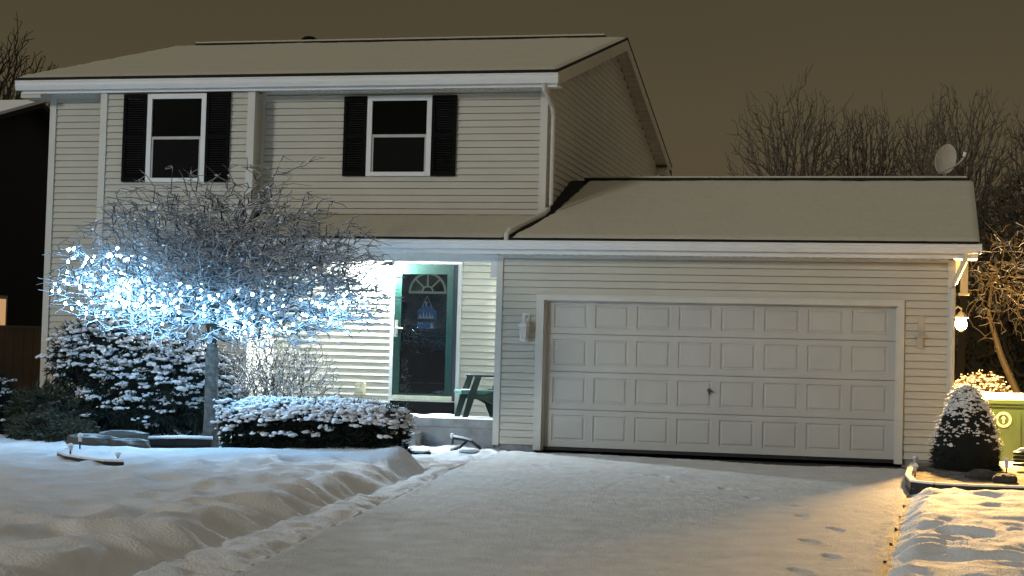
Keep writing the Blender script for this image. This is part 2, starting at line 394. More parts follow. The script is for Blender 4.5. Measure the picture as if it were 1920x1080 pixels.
def shutter(x0, x1, z0, z1, y):
    w = MB(); f = .05; w.box(x0, x0+f, y-.055, y-.02, z0, z1); w.box(x1-f, x1, y-.055, y-.02, z0, z1)
    zm = (z0+z1)/2
    for a in (z0, zm-.03, z1-.07): w.box(x0+f, x1-f, y-.055, y-.02, a, a+.07)
    for a, b in ((z0+.07, zm-.03), (zm+.04, z1-.07)):
        z = a
        while z < b-.01: w.quad((x0+f, y-.048, z), (x1-f, y-.048, z), (x1-f, y-.025, z+.035), (x0+f, y-.025, z+.035)); z += .035
    w.build('shutter', BLACK, house)
window(-2.95, -1.94, 3.915, 5.125, .69); shutter(-3.32, -2.955, 3.915, 5.12, .69); shutter(-1.935, -1.56, 3.915, 5.12, .69)
window(-6.40, -5.43, 3.79, 5.145, .39); shutter(-6.80, -6.405, 3.79, 5.145, .39); shutter(-5.425, -5.04, 3.79, 5.16, .39)
# --- garage door
m = MB()
m.box(-.11, -.0, -.055, -.001, -.05, 2.15); m.box(4.88, 4.97, -.055, -.001, -.05, 2.15); m.box(-.0, 4.88, -.055, -.001, 2.07, 2.14)
m.box(-.12, 4.98, -.06, -.001, 2.141, 2.155)
m.box(-.02, .02, .0, .12, -.05, 2.06); m.box(4.86, 4.90, .0, .12, -.05, 2.06); m.box(.02, 4.86, .0, .12, 2.06, 2.10)
m.build('garage_door_frame', TRIM, house)
gdoor = MB(); gdoor.box(.02, 4.86, .112, .13, .0, 2.1); gdoor = gdoor.build('garage_door', GDOOR, house)
for s in range(4):
    z0 = s*.533+.004; z1 = z0+.525; m = MB(); yf = .075
    cols = 8; pw = (4.88-.14)/cols
    xs = [.02]
    zs = [z0, z0+.085, z1-.075, z1]
    if s == 3: zs = [z0, z0+.085, z1-.11, z1]
    px = [(.07+.055+pw*k, .07+pw*(k+1)-.055) for k in range(cols)]
    # flat rails and stiles
    m.quad((.02, yf, zs[0]), (4.86, yf, zs[0]), (4.86, yf, zs[1]), (.02, yf, zs[1])); m.quad((.02, yf, zs[2]), (4.86, yf, zs[2]), (4.86, yf, zs[3]), (.02, yf, zs[3]))
    edges = [.02]+[v for p in px for v in p]+[4.86]
    for k in range(0, len(edges), 2): m.quad((edges[k], yf, zs[1]), (edges[k+1], yf, zs[1]), (edges[k+1], yf, zs[2]), (edges[k], yf, zs[2]))
    m.quad((.02, .112, z1), (4.86, .112, z1), (4.86, yf, z1), (.02, yf, z1)); m.quad((.02, yf, z0), (4.86, yf, z0), (4.86, .112, z0), (.02, .112, z0))
    for a, b in px:
        def ring(i, d): return [(a+i, yf+d, zs[1]+i), (b-i, yf+d, zs[1]+i), (b-i, yf+d, zs[2]-i), (a+i, yf+d, zs[2]-i)]
        rs = [ring(0, 0), ring(.012, .014), ring(.026, .014), ring(.045, .002)]
        for r0, r1 in zip(rs, rs[1:]):
            for q in range(4): w = (q+1) % 4; m.quad(r0[q], r0[w], r1[w], r1[q])
        m.quad(*rs[-1])
    m.build('door_section', GDOOR, gdoor)
m = MB(); m.lathe([(.03, 0), (.03, .012)], (0, 0, 0), 12); m.v = [(x+2.35, .07-z, y+.86) for x, y, z in m.v]
m.tube([(2.35, .05, .86), (2.41, .045, .84)], .011); m.tube([(2.35, .06, .86), (2.35, .05, .80)], .012); m.build('handle', mat('dark steel', (.1, .1, .1), .4, metal=.5), gdoor)
m = MB(); m.box(.02, 4.86, .06, .11, -.045, .0); m.build('bottom_seal', BPLAS, gdoor)
# --- front door
m = MB()
m.box(-2.745, -2.685, 1.44, 1.51, .36, 2.70); m.box(-1.685, -1.63, 1.44, 1.51, .36, 2.70); m.box(-2.685, -1.685, 1.44, 1.51, 2.645, 2.70)
fd = m.build('front_door', WHITE, house)
m = MB(); m.box(-2.685, -2.57, 1.42, 1.46, .60, 2.64); m.box(-1.845, -1.745, 1.42, 1.46, .60, 2.64); m.box(-2.57, -1.845, 1.42, 1.46, 2.49, 2.64); m.box(-2.57, -1.845, 1.42, 1.46, .60, .66)
m.build('storm_door', GREEN, fd)
m = MB(); m.box(-1.745, -1.686, 1.43, 1.47, .42, 2.64); m.box(-2.684, -1.686, 1.475, 1.50, .42, 2.64); m.build('inner_door', INNER, fd)
m = MB(); m.box(-2.57, -1.845, 1.438, 1.441, .66, 2.49); m.build('glass', GLASS, fd)
m = MB(); m.box(-2.66, -1.72, 1.36, 1.415, .565, .63, bev=.01); m.build('door_sill', mat('worn pale sill', (.62, .64, .5), .5, .2, 9), fd)
m = MB(); m.box(-2.68, -1.69, 1.33, 1.44, .37, .545); m.build('threshold', BLACK, fd); m = MB(); m.box(-2.70, -1.68, 1.30, 1.44, .546, .56); m.build('threshold_edge', STEEL, fd)
m = MB()
for i in range(16):                         # fan light
    a, b = math.pi*i/16, math.pi*(i+1)/16
    for r0, r1, y in ((.265, .30, 1.465), (.07, .095, 1.466)):
        P = lambda r, t, y_: (-2.17+r*math.cos(t), y_, 2.225+r*math.sin(t)*.98)
        m.quad(P(r0, a, y), P(r0, b, y), P(r1, b, y), P(r1, a, y)); m.quad(P(r1, a, y), P(r1, b, y), P(r1, b, y+.012), P(r1, a, y+.012))
for t in (R(45), R(90), R(135)):
    c, s_ = math.cos(t), math.sin(t); nx, nzv = -s_*.013, c*.013
    m.quad((-2.17+.09*c-nx, 1.464, 2.225+.09*s_-nzv), (-2.17+.27*c-nx, 1.464, 2.225+.265*s_-nzv), (-2.17+.27*c+nx, 1.464, 2.225+.265*s_+nzv), (-2.17+.09*c+nx, 1.464, 2.225+.09*s_+nzv))
m.box(-2.47, -1.87, 1.462, 1.474, 2.195, 2.23)
m.build('fanlight', CREAM, fd)
m = MB()
for i in range(8):
    a, b = math.pi*i/8, math.pi*(i+1)/8; P = lambda r, t: (-2.17+r*math.cos(t), 1.471, 2.225+r*math.sin(t)*.98)
    m.poly([P(.1, a), P(.27, a), P(.27, b), P(.1, b)])
m.build('fanlight_glass', mat('fan light glass', (.07, .07, .05), .2, .3, 9), fd)
m = MB()
for z0, z1 in ((.82, 1.45), (1.62, 1.72)):
    for a, b in ((-2.47, -2.20), (-2.13, -1.88)): m.box(a, b, 1.468, 1.4745, z1-.008, z1); m.box(a, b, 1.468, 1.4745, z0, z0+.008)
m.build('door_moulding', mat('grey moulding', (.09, .10, .12), .4), fd)
m = MB(); m.box(-2.665, -2.615, 1.405, 1.42, 1.52, 1.78, bev=.012); m.tube([(-2.64, 1.41, 1.66), (-2.64, 1.37, 1.66), (-2.52, 1.365, 1.65)], .013, 8); m.tube([(-2.64, 1.41, 1.56), (-2.64, 1.38, 1.56)], .018, 8)
m.build('handle', STEEL, fd)
# small fittings that belong to the wall
m = MB(); m.box(-3.27, -3.12, 1.40, 1.49, .62, .80, bev=.015); m.box(-3.25, -3.14, 1.385, 1.40, .66, .78); m.build('outlet_cover', mat('almond cover', (.5, .46, .33), .5), house)
m = MB(); m.box(5.10, 5.28, -.075, -.018, 1.65, 1.68); m.box(5.14, 5.22, -.065, -.018, 1.51, 1.65, bev=.01); m.box(5.15, 5.23, -.03, -.018, 1.68, 1.95)
m.build('outlet_cover', mat('beige cover', (.42, .38, .3), .5), house)

# --- porch slab, step
m = MB(); m.box(-2.85, -.70, .02, 1.49, .23, .345); m.box(-2.80, -.71, .06, 1.48, -.3, .23)
slab = m.build('porch_slab', CONC); tag(slab, 'concrete porch slab with a snowy edge below the green front door', 'porch')
m = MB()
nx, ny = 60, 40
for j in range(ny+1):
    for i in range(nx+1):
        x = -2.84+2.12*i/nx; y = .03+1.30*j/ny; e = min(i, nx-i, j)*.036
        cov = .55*n3(x*1.1, y*1.3, 4)+.25*n3(x*5, y*5, 1)+.30-.28*y
        m.v.append((x, y, .346+max(-.006, .030*min(1, e/.05+.1)*ss(cov*3))))
for j in range(ny):
    for i in range(nx): k = j*(nx+1)+i; m.f.append((k, k+1, k+nx+2, k+nx+1))
m.build('snow', PSNOW, slab, smooth=True)
st = B(-2.75, -1.75, -.36, .01, -.3, .12).build('porch_step', CONC); tag(st, 'low concrete step capped with snow at the left end of the porch', 'step')
m = MB(); m.box(-2.74, -1.77, -.35, .0, .121, .155, bev=.012); m.build('snow', PSNOW, st)

# ================================================================== lamps
def lantern(name, label, x, y, z, face, lit):
    t = thing(name, label, 'wall lamp', (x, y, z), 'lanterns on the garage corners')
    dx, dy = face
    m = MB(); m.box(x-.055 if dy else x, x+.055 if dy else x+.02, y-.02 if dy else y-.055, y if dy else y+.055, z+.02, z+.20); m.build('back_plate', WHITE, t)
    cx, cy = x+dx*.11, y+dy*.11
    m = MB(); m.tube([(x+dx*.01, y+dy*.01, z+.12), (x+dx*.06, y+dy*.06, z+.17), (cx, cy, z+.14), (cx, cy, z+.09)], .012, 8); m.build('arm', WHITE, t)
    m = MB(); m.lathe([(.015, .10), (.03, .09), (.085, .03), (.09, .015), (.075, .01)][::-1], (cx, cy, z), 6); m.build('hood', WHITE, t)
    if lit:
        m = MB(); m.blob((cx, cy, z-.07), (.075, .075, .09), 16, 10); m.build('lamp_glow', WARM, t, smooth=True)
        m = MB(); m.lathe([(.02, -.175), (.045, -.15), (.05, -.14)], (cx, cy, z), 6); m.build('finial', WHITE, t)
    else:
        m = MB(); m.lathe([(.05, -.17), (.075, 0), (.07, .01)], (cx, cy, z), 6); m.build('glass_shade', GLASSL, t)
        m = MB(); m.lathe([(.02, -.20), (.055, -.18), (.055, -.17)], (cx, cy, z), 6)
        for k in range(6):
            a = math.pi/3*k; m.tube([(cx+.052*math.cos(a), cy+.052*math.sin(a), z-.17), (cx+.077*math.cos(a), cy+.077*math.sin(a), z)], .005, 4)
        m.build('cage', WHITE, t)
    return t
lantern('wall_lamp', 'unlit white wall lantern on the siding left of the garage door', -.26, -.016, 1.68, (0, -1), False)
lantern('wall_lamp', 'lit warm glowing lantern at the right hand corner of the garage', 5.616, .42, 1.93, (.95, 0), True)
t = thing('porch_light', 'small dark capped light shining white beside the top of the green door', 'porch light', (-2.80, 1.4, 2.6))
m = MB(); m.box(-2.84, -2.74, 1.38, 1.485, 2.61, 2.69); m.prism([(-2.86, 2.61), (-2.72, 2.61), (-2.75, 2.645), (-2.84, 2.645)], 1.27, 1.44); m.build('cap', BLACK, t)
m = MB(); m.blob((-2.79, 1.33, 2.565), (.036, .036, .042), 12, 8); m.build('lamp_glow', PORCH, t, smooth=True)

# ================================================================== door sign
t = thing('hanging_sign', 'blue house shaped sign with white shapes hanging inside the front door glass', 'sign', (-2.17, 1.45, 1.8))
m = MB(); m.prism([(-2.31, 1.80), (-2.01, 1.80), (-2.01, 1.92), (-2.09, 2.00), (-2.24, 2.00), (-2.32, 1.93)], 1.449, 1.456); m.build('board', BLUE, t)
m = MB(); m.prism([(-2.32, 1.66), (-2.03, 1.66), (-2.03, 1.76), (-2.32, 1.76)], 1.449, 1.456); m.build('lower_board', BLUE, t)
m = MB(); m.tube([(-2.24, 1.452, 1.99), (-2.17, 1.452, 2.16), (-2.09, 1.452, 1.99)], .006, 5)
m.box(-2.30, -2.06, 1.446, 1.4485, 1.815, 1.835)
for i, x in enumerate((-2.27, -2.22, -2.17, -2.12, -2.08)): h = (.05, .09, .07, .08, .04)[i]; m.prism([(x-.016, 1.835), (x+.016, 1.835), (x, 1.835+h)], 1.446, 1.4485)
m.prism([(-2.12, 1.665), (-2.05, 1.665), (-2.07, 1.70), (-2.075, 1.745), (-2.095, 1.745), (-2.10, 1.70)], 1.446, 1.4485)
m.box(-2.19, -2.17, 1.446, 1.4485, 2.00, 2.06); m.box(-2.2, -2.16, 1.446, 1.4485, 2.055, 2.07)
for x, z in ((-2.30, 1.73), (-2.27, 1.735), (-2.24, 1.73)): m.box(x, x+.012, 1.446, 1.4485, z, z+.012)
m.build('white_shapes', mat('white paint', (.8, .82, .8), .6), t)

# ================================================================== chair
t = thing('chair', 'dark green resin armchair on the porch beside the green door', 'chair', (0, 0, 0))
def slab_pts(mb, pts, th, ax=1):
    k = len(pts); n = len(mb.v)
    for s_ in (0, th):
        for p in pts: q = list(p); q[ax] += s_; mb.v.append(tuple(q))
    mb.f.append(tuple(range(n, n+k))); mb.f.append(tuple(range(n+2*k-1, n+k-1, -1)))
    for i in range(k): j = (i+1) % k; mb.f.append((n+i, n+k+i, n+k+j, n+j))
# local: chair faces -x, width along y
for sgn in (-1, 1):
    y = sgn*.25
    m = MB(); slab_pts(m, [(-.34, y, 0), (-.26, y, 0), (-.15, y, .34), (-.07, y, .60), (-.16, y, .60), (-.25, y, .36)], .03*sgn); m.build('leg', CHAIRM, t)
    m = MB(); slab_pts(m, [(.20, y, 0), (.26, y, 0), (.30, y, .42), (.18, y, .42), (-.05, y, .33), (-.20, y, .38), (-.20, y, .28), (.0, y, .26), (.12, y, .20)], .03*sgn); m.build('leg', CHAIRM, t)
    m = MB(); m.tube([(-.31, y, .585), (-.26, y, .615), (.0, y, .62), (.25, y, .60)], .001)
    m = MB(); m.box(-.18, .30, y-.03, y+.03, .598, .622, bev=.008); m.build('armrest', CHAIRM, t)
m = MB(); m.box(-.36, .22, -.235, .235, .345, .405, bev=.015); m.build('seat', mat('pale teal seat', (.06, .16, .14), .6), t)  # seat in a lighter teal than the rest of the chair
m = MB()
for k in range(5): y = -.22+k*.095; slab_pts(m, [(.20, y, .38), (.23, y, .38), (.36, y, .86), (.33, y, .86)], .06)
slab_pts(m, [(.32, -.24, .80), (.36, -.24, .80), (.375, -.24, .88), (.345, -.24, .88)], .48)
m.build('backrest', CHAIRM, t)
m = MB(); m.box(-.14, .24, .255, .29, .6225, .635); m.box(-.26, -.1, -.22, .2, .4055, .412); m.build('snow', PSNOW, t)
t.location = (-1.08, .72, .352); t.rotation_euler = (0, 0, R(28))

# ================================================================== satellite dish
t = thing('satellite_dish', 'tilted pale oval satellite dish behind the garage ridge', 'satellite dish', (5.5, 3.1, 3.8))
m = MB(); m.tube([(5.5, 3.15, 3.78), (5.5, 3.12, 4.1), (5.53, 3.07, 4.35)], .022, 8); m.build('mast', STEEL, t)
c = Vector((5.53, 3.0, 4.44)); nrm = Vector((.50, -.80, .33)).normalized(); u_ = Vector((0, 0, 1)).cross(nrm).normalized(); v_ = nrm.cross(u_)
th = R(-30); u2 = u_*math.cos(th)+v_*math.sin(th); v2 = -u_*math.sin(th)+v_*math.cos(th)
m = MB(); K = 28; m.v.append(tuple(c-nrm*.045)); rings = [.35, .7, 1.0]
for r in rings:
    for k in range(K):
        a = 2*math.pi*k/K; m.v.append(tuple(c+u2*(.165*r*math.cos(a))+v2*(.285*r*math.sin(a))-nrm*.045*(1-r*r)))
for k in range(K): m.f.append((0, 1+k, 1+(k+1) % K))
for i in range(2):
    for k in range(K): A = 1+i*K; q = (k+1) % K; m.f.append((A+k, A+K+k, A+K+q, A+q))
n = len(m.v)
for k in range(K):
    a = 2*math.pi*k/K
    m.v.append(tuple(c+u2*(.165*math.cos(a))+v2*(.285*math.sin(a))-nrm*.03))
for k in range(K): q = (k+1) % K; m.f.append((1+2*K+k, n+k, n+q, 1+2*K+q))
m.build('reflector', mat('pale dish paint', (.42, .41, .36), .6, .1, 8), t, smooth=False)
m = MB(); m.tube([tuple(c-v2*.27), tuple(c-v2*.24+nrm*.22+u_*.12), (5.79, 2.86, 4.44)], .012, 6); m.build('feed_arm', STEEL, t)
m = MB(); m.tube([(5.79, 2.88, 4.46), (5.80, 2.87, 4.53)], [.02, .024], 8); m.build('feed_horn', WHITE, t)

# ================================================================== GROUND
XB = ([-40, -14, -12.65, -11.16, -8.08, -5.87, -4.24, -2.94, -1.5, 3], [.2, .14, .1, 0, -.2, -.3, -.45, -.80, -2.6, -2.9])   # foot of the shovelled bank
XD = ([-40, -12.5, -10.24, -6.81, -2.54, 3], [.9, .70, .445, .106, -.37, -.6])                                   # left edge of the driveway
def xb(y): return float(np.interp(y, *XB))
def xd(y): return float(np.interp(y, *XD))
def xr(y): return float(np.interp(y, [-40, -12, -4, 0], [4.7, 4.82, 5.02, 5.05]))
def lawn_h(x, y):
    g = gd(y)
    if x < xd(y)+.0:
        t = xb(y)-x
        if t > 0:
            far = ss((-y-3)/2.5)
            top = .17+.05*n3(x*.35, y*.35, 3)
            h = (top+.12*math.exp(-((y+3.6)/1.1)**2)*math.exp(-(t/1.1)**2))*ss((t+.10*n3(y*1.6, .5))/.42)
            wx, wy = x+.35*n3(x*.9, y*.9, 11), y+.35*n3(x*.9, y*.9, 15)
            rip = abs(n3(wx*1.25+wy*.5, wy*1.15-wx*.55, 2)); rip2 = abs(n3(wx*2.6, wy*2.2, 5))
            fade = (.45+.55*math.exp(-(t/2.2)**2))*ss(t/.12)
            h += (.20*(.22-rip)+.055*(.22-rip2))*fade*far
            h += .04*n3(x*1.1, y*2.1, 6)*ss(t)+.022*n3(x*2.2, y*4.2, 9)*ss(t)
            bed = ss((y+4.3-.35*(x+4))/1.2)*ss((-.9-x)/.6)
            h = h*(1-.55*bed)+bed*.02*n3(x*7, y*7, 3)
            if y > -1.6: h = h*.6
            return g+h-.01
        # trampled strip and path to the porch
        s = .03+.030*n3(x*2.1, y*2.4, 4)+.035*abs(n3(x*4.5, y*5.5, 7))-.03*ss(abs(n3(x*3.1, y*3.3, 17))*4-.6)
        e = xd(y)-x
        s -= .05*math.exp(-((e-.07)/.06)**2)*(.55+.8*n3(y*5, 1))
        return g+s
    if x > xr(y):
        t = x-xr(y); s = ss((t-.05+.07*n3(y*6, 2))/.25)
        w = n3(x*1.05+.5*n3(x*1.2, y*1.2, 4), y*1.5+x*.5+.4*n3(x*1.3, y, 9), 12)
        bedr = ss((y+4.6)/.5)
        h = .035+(.15*(.25-abs(w))+.045*(.2-abs(n3(x*3.6, y*3, 5))))*(1-.85*bedr)+.06*(1-bedr)
        return g+h*s-.02*(1-s)+.02*n3(x*9, y*11, 3)*(1-s)
    return g-.16
def terrain(name, xs, ys, hf, m, keep=None, **kw):
    nx, ny = len(xs), len(ys); V = np.empty((nx*ny, 3)); k = 0
    for y in ys:
        for x in xs: V[k] = (x, y, hf(float(x), float(y))); k += 1
    I = np.arange((nx-1)*(ny-1)); J = I//(nx-1); Q = I % (nx-1); a = J*nx+Q
    F = np.stack([a, a+1, a+nx+1, a+nx], 1)
    if keep is not None: F = F[keep(V[F].mean(1))]
    me = bpy.data.meshes.new(name); me.from_pydata(V.tolist(), [], F.tolist()); me.materials.append(m)
    me.polygons.foreach_set('use_smooth', [True]*len(me.polygons)); me.update()
    o = bpy.data.objects.new(name, me); COL.objects.link(o)
    for a_, b_ in kw.items(): o[a_] = b_
    return o
def ax(lo, a, b, hi, st, far): 
    return np.concatenate([np.linspace(lo, a, far)[:-1], np.arange(a, b, st), np.linspace(b, hi, far)])
terrain('ground', ax(-180, -8.5, 7.2, 180, .04, 30), ax(-60, -14, 1.6, 240, .045, 40), lawn_h, SNOW, kind='structure')
# driveway: dark paving and the thin snow lying on it
terrain('driveway', np.linspace(-3, 6.0, 10), np.linspace(-40, .10, 80), lambda x, y: gd(y)-.012-(.05 if (x > xr(y)+.2 or x < xd(y)-.2) else 0), ASPH, keep=lambda c: (c[:, 0] > -1)&(c[:, 0] < 5.0), kind='structure')
PR = [(4.52, -10.05), (4.47, -8.22), (4.31, -9.17), (4.12, -7.25), (3.98, -6.29), (3.5, -5.66), (3.13, -4.76), (3.29, -4.95), (2.52, -4.16), (2.22, -3.45), (1.41, -3.17), (4.34, -10.95), (.6, -2.7), (1.9, -3.4)]
PR = [(x, y, random.uniform(.7, 1.3)) for x, y in PR]
def drive_h(x, y):
    g = gd(y); h = .026+.007*n3(x*1.2, y*.8, 2)+.004*n3(x*3.5, y*2, 8)+.004*n3(x*6, y*4, 5)+.0075*n3(x*15, y*9, 8)
    for px, py, a in PR:
        dx, dy = x-px, y-py
        if abs(dx) < .3 and abs(dy) < .3:
            ux, uy = math.cos(a), math.sin(a); l = dx*ux-dy*uy; w = dx*uy+dy*ux
            d = (l/.12)**2+(w/.045)**2
            d2 = ((l+.0)/.12)**2+(w/.05)**2
            h -= .058*math.exp(-d*d*.8)*(0.75 if abs(l-.03) < .02 else 1); h += .008*math.exp(-((math.sqrt(d2)-1.5)/.3)**2)
    e = min(x-xd(y), xr(y)-x); h = h*ss((e+.05)/.08+.2)
    if e < .12: h += .014*n3(x*14, y*9, 3)
    front = -.30-.55*ss((x-.8)/3.2)+.22*n3(x*.9, 4.4)+.08*n3(x*3, 2)
    h -= .05*ss((y-front+.03)/.06)
    if abs(y+9.9-.02*x) < .022 and .6 < x < 2.4: h -= .006
    return g+h
terrain('driveway_snow', np.arange(-1.0, 5.12, .028), np.concatenate([np.linspace(-40, -13.7, 20)[:-1], np.arange(-13.7, -.05, .032)]), drive_h, DSNOW,
        keep=lambda c: (c[:, 0] > np.interp(c[:, 1], *XD)-.03)&(c[:, 0] < np.interp(c[:, 1], [-40, -12, -4, 0], [4.7, 4.82, 5.02, 5.05])+.05), kind='structure')

# ================================================================== TREES AND SHRUBS
def grow(base, targets, wz=.25, step=None):
    """join the points to the nearest branch already there (favouring short ways to the trunk)"""
    T = np.array(targets); b = np.array(base); o = np.argsort(((T-b[-1])**2).sum(1)); T = T[o]
    P = np.zeros((len(b)+len(T), 3)); par = -np.ones(len(P), int); L = np.zeros(len(P))
    P[:len(b)] = b
    for i in range(1, len(b)): par[i] = i-1
    n = len(b); L[:n-1] = 3.
    for t in T:
        d = np.sqrt(((P[:n]-t)**2).sum(1)); c = d+wz*L[:n]; k = int(np.argmin(c))
        P[n] = t; par[n] = k; L[n] = L[k]+d[k]; n += 1
    kids = np.ones(n)
    for i in range(n-1, 0, -1): kids[par[i]] += kids[i]
    return P[:n], par[:n], kids
def wood(mb, P, par, rad, jit=.0, sides=4):
    """each branch piece a tapered prism with one edge up"""
    i = np.arange(1, len(P)); i = i[par[i] >= 0]; a = P[par[i]]; b = P[i]; ra = rad[par[i]]; rb = rad[i]; ra = np.minimum(ra, rb*1.7)
    if jit:
        m_ = (a+b)/2+rng.normal(0, 1, a.shape)*jit*np.linalg.norm(b-a, axis=1, keepdims=True); A = np.concatenate([a, m_]); Bp = np.concatenate([m_, b]); rm = (ra+rb)/2
        ra, rb = np.concatenate([ra, rm]), np.concatenate([rm, rb]); a, b = A, Bp
    d = b-a; d /= np.linalg.norm(d, axis=1, keepdims=True)+1e-9
    s = np.cross(d, np.array([0, 0, 1.])); ln = np.linalg.norm(s, axis=1, keepdims=True); s = np.where(ln < .05, np.array([[1., 0, 0]]), s/(ln+1e-9)); u = np.cross(s, d)
    V = []
    for k in range(sides):
        t = 2*math.pi*k/sides; o = s*math.cos(t)+u*math.sin(t); V.append(a+o*ra[:, None]); V.append(b+o*rb[:, None])
    V = np.stack(V, 1); N = len(a); n0 = len(mb.v); base = np.arange(N)*2*sides+n0; mb.v += [tuple(x) for x in V.reshape(-1, 3)]
    for k in range(sides):
        q = (k+1) % sides; mb.f += np.stack([base+2*k, base+2*q, base+2*q+1, base+2*k+1], 1).tolist()
def envelope(n, c, rx, ry, rzu, rzd, shell=.55, flat=.0, seed=1):
    r = np.random.default_rng(seed); out = []
    while len(out) < n:
        p = r.normal(0, 1, 3); p /= np.linalg.norm(p); q = p*(r.uniform(0, 1)**shell)
        z = q[2]*(rzu if q[2] > 0 else rzd)
        if q[2] > 0: z -= flat*(q[0]**2+q[1]**2)
        out.append((c[0]+q[0]*rx, c[1]+q[1]*ry, c[2]+z))
    return out

# --- the lit weeping tree
TB = Vector((-3.90, -2.6, -.05))
t = thing('weeping_tree', 'umbrella shaped bare tree with frosted twigs and white string lights', 'tree', TB)
m = MB(); pts = [(-3.885, -2.6, -.12), (-3.89, -2.6, .3), (-3.90, -2.6, .8), (-3.905, -2.6, 1.16), (-3.90, -2.6, 1.32)]
n0 = 18
prof = [.118, .094, .088, .088, .06]
m.tube(pts, prof, 18); m.build('trunk', TRUNK, t, smooth=True)
c0 = (-3.74, -2.6, 2.25)
tg = [p for p in envelope(3200, c0, 2.30, 2.2, 1.12, .98, .62, .0, 3)]
# hanging, drooping rim and the two tallest wild shoots
tg = [(x, y, z-.16*(((x-c0[0])/2.4)**2+((y-c0[1])/2.2)**2)) for x, y, z in tg]
tg = [p for p in tg if p[2] > 1.22+.15*abs(n3(p[0]*2, p[1]*2)) and not (p[2] < 1.6 and math.hypot(p[0]-c0[0], p[1]-c0[1]) < .35)]
tg += [(x, y, z) for x, y, z in envelope(500, (-3.9, -2.6, 2.7), 1.9, 1.8, 1.05, .6, .7, 0, 5)]
tg += [(-3.3+.35*k*.2, -2.7, 3.1+.14*k) for k in range(6)]+[(-2.95+.12*k, -2.75, 3.55+.05*k) for k in range(4)]+[(-3.5+.03*k, -2.5, 3.2+.1*k) for k in range(4)]
P, par, kids = grow([(-3.9, -2.6, 1.15), (-3.9, -2.6, 1.28), (-3.89, -2.6, 1.42), (-3.87, -2.59, 1.58)], tg, .34)
rad = np.minimum(.062, np.maximum(.0060, .0042*kids**.42)); 
m = MB(); wood(m, P, par, rad, .16)
# short wandering end twigs
E0 = P[rng.integers(4, len(P), 7000)]; rel = E0-np.array(c0); rel[:, 2] *= .15; rel /= np.linalg.norm(rel, axis=1, keepdims=True)+1e-6
dirv = rel*.7+rng.normal(0, .75, E0.shape)*np.array([1, 1, .45]); dirv /= np.linalg.norm(dirv, axis=1, keepdims=True)
ln = rng.uniform(.08, .30, (len(E0), 1)); M1 = E0+dirv*ln*.5+rng.normal(0, .02, E0.shape); d2 = dirv+rng.normal(0, .45, E0.shape)*np.array([1, 1, .6]); E1 = M1+d2*ln*.5
k = E1[:, 2] > 1.18; E0, M1, E1 = E0[k], M1[k], E1[k]
PP = np.concatenate([E0, M1, E1]); N = len(E0); pr = np.concatenate([-np.ones(N, int), np.arange(N), np.arange(N)+N]); rr = np.concatenate([np.full(N, .0062), np.full(N, .0055), np.full(N, .0040)])
i = np.arange(N, 3*N); mm = MB()
wood(m, PP, pr, rr, 0)
crown = m.build('crown', BARK, t)
m = MB()
# fresh snow caught in the forks
idx = rng.choice(np.arange(2, len(P)), 900, replace=False)
for j in idx: m.blob(P[j]+np.array([0, 0, .008]), (random.uniform(.012, .03), random.uniform(.012, .03), random.uniform(.008, .014)), 6, 4, .15)
m.build('crown_snow', PSNOW, t, smooth=True)

# --- string lights: every bulb a part of its string
bm = MB(); bm.blob((0, 0, 0), (.0145, .0145, .019), 8, 6); proto = bm.build('bulb', BULB, None, smooth=True)
first = [True]
def light_string(label, boxf, cnt, seed):
    r = np.random.default_rng(seed); cand = np.array([p for p in E1 if boxf(*p)])
    cl = r.choice(len(cand), max(6, cnt//4), replace=False); pick = []
    for c in cand[cl]:
        d = np.linalg.norm(cand-c, axis=1); near = np.argsort(d)[:14]; pick += list(r.choice(near, 3, replace=False))
    pick += list(r.choice(len(cand), cnt, replace=False)); pick = list(dict.fromkeys(pick))[:cnt]; pos = cand[pick]
    order = [int(np.argmin(pos[:, 0]))]; left = set(range(len(pos)))-set(order)
    while left:
        c = pos[order[-1]]; k = min(left, key=lambda q: ((pos[q]-c)**2).sum()); order.append(k); left.discard(k)
    pos = pos[order]; base = tuple(pos.mean(0))
    t = thing('string_lights', label, 'string lights', base, 'strings of white bulbs wound through the bare tree')
    m = MB()
    for a, b in zip(pos, pos[1:]):
        if np.linalg.norm(b-a) < 1.2: m.tube([tuple(a), tuple((a+b)/2-np.array([0, 0, .03])), tuple(b)], .0035, 4, caps=False)
    m.build('wire', BPLAS, t)
    for p in pos:
        if first[0]: o = proto; first[0] = False
        else: o = proto.copy(); COL.objects.link(o)
        o.parent = t; o.location = Vector(p)-Vector(base)-Vector((0, 0, .02)); o.rotation_euler = (r.uniform(-.8, .8), r.uniform(-.8, .8), 0); s_ = r.uniform(.8, 1.25); o.scale = (s_, s_, s_)
def rim(x, y, lo=.55): return math.hypot((x-c0[0])/2.4, (y-c0[1])/2.2) > lo and y < -2.5
light_string('cluster of white bulbs filling the high left side of the bare tree', lambda x, y, z: -5.75 < x < -4.7 and y < -2.0 and 1.60 < z < 2.52 and rim(x, y, .45), 88, 1)
light_string('run of white bulbs across the middle front of the bare tree', lambda x, y, z: -4.8 < x < -3.4 and y < -3.0 and 1.50 < z < 2.4-.25*(x+5.0), 74, 2)
light_string('run of white bulbs along the low right side of the bare tree', lambda x, y, z: -3.4 < x < -1.85 and y < -2.6 and 1.40 < z < 2.0 and rim(x, y, .4), 56, 3)
light_string('scattered white bulbs low around the far right rim of the bare tree', lambda x, y, z: x > -2.6 and 1.4 < z < 2.1 and y > -2.9, 18, 4)

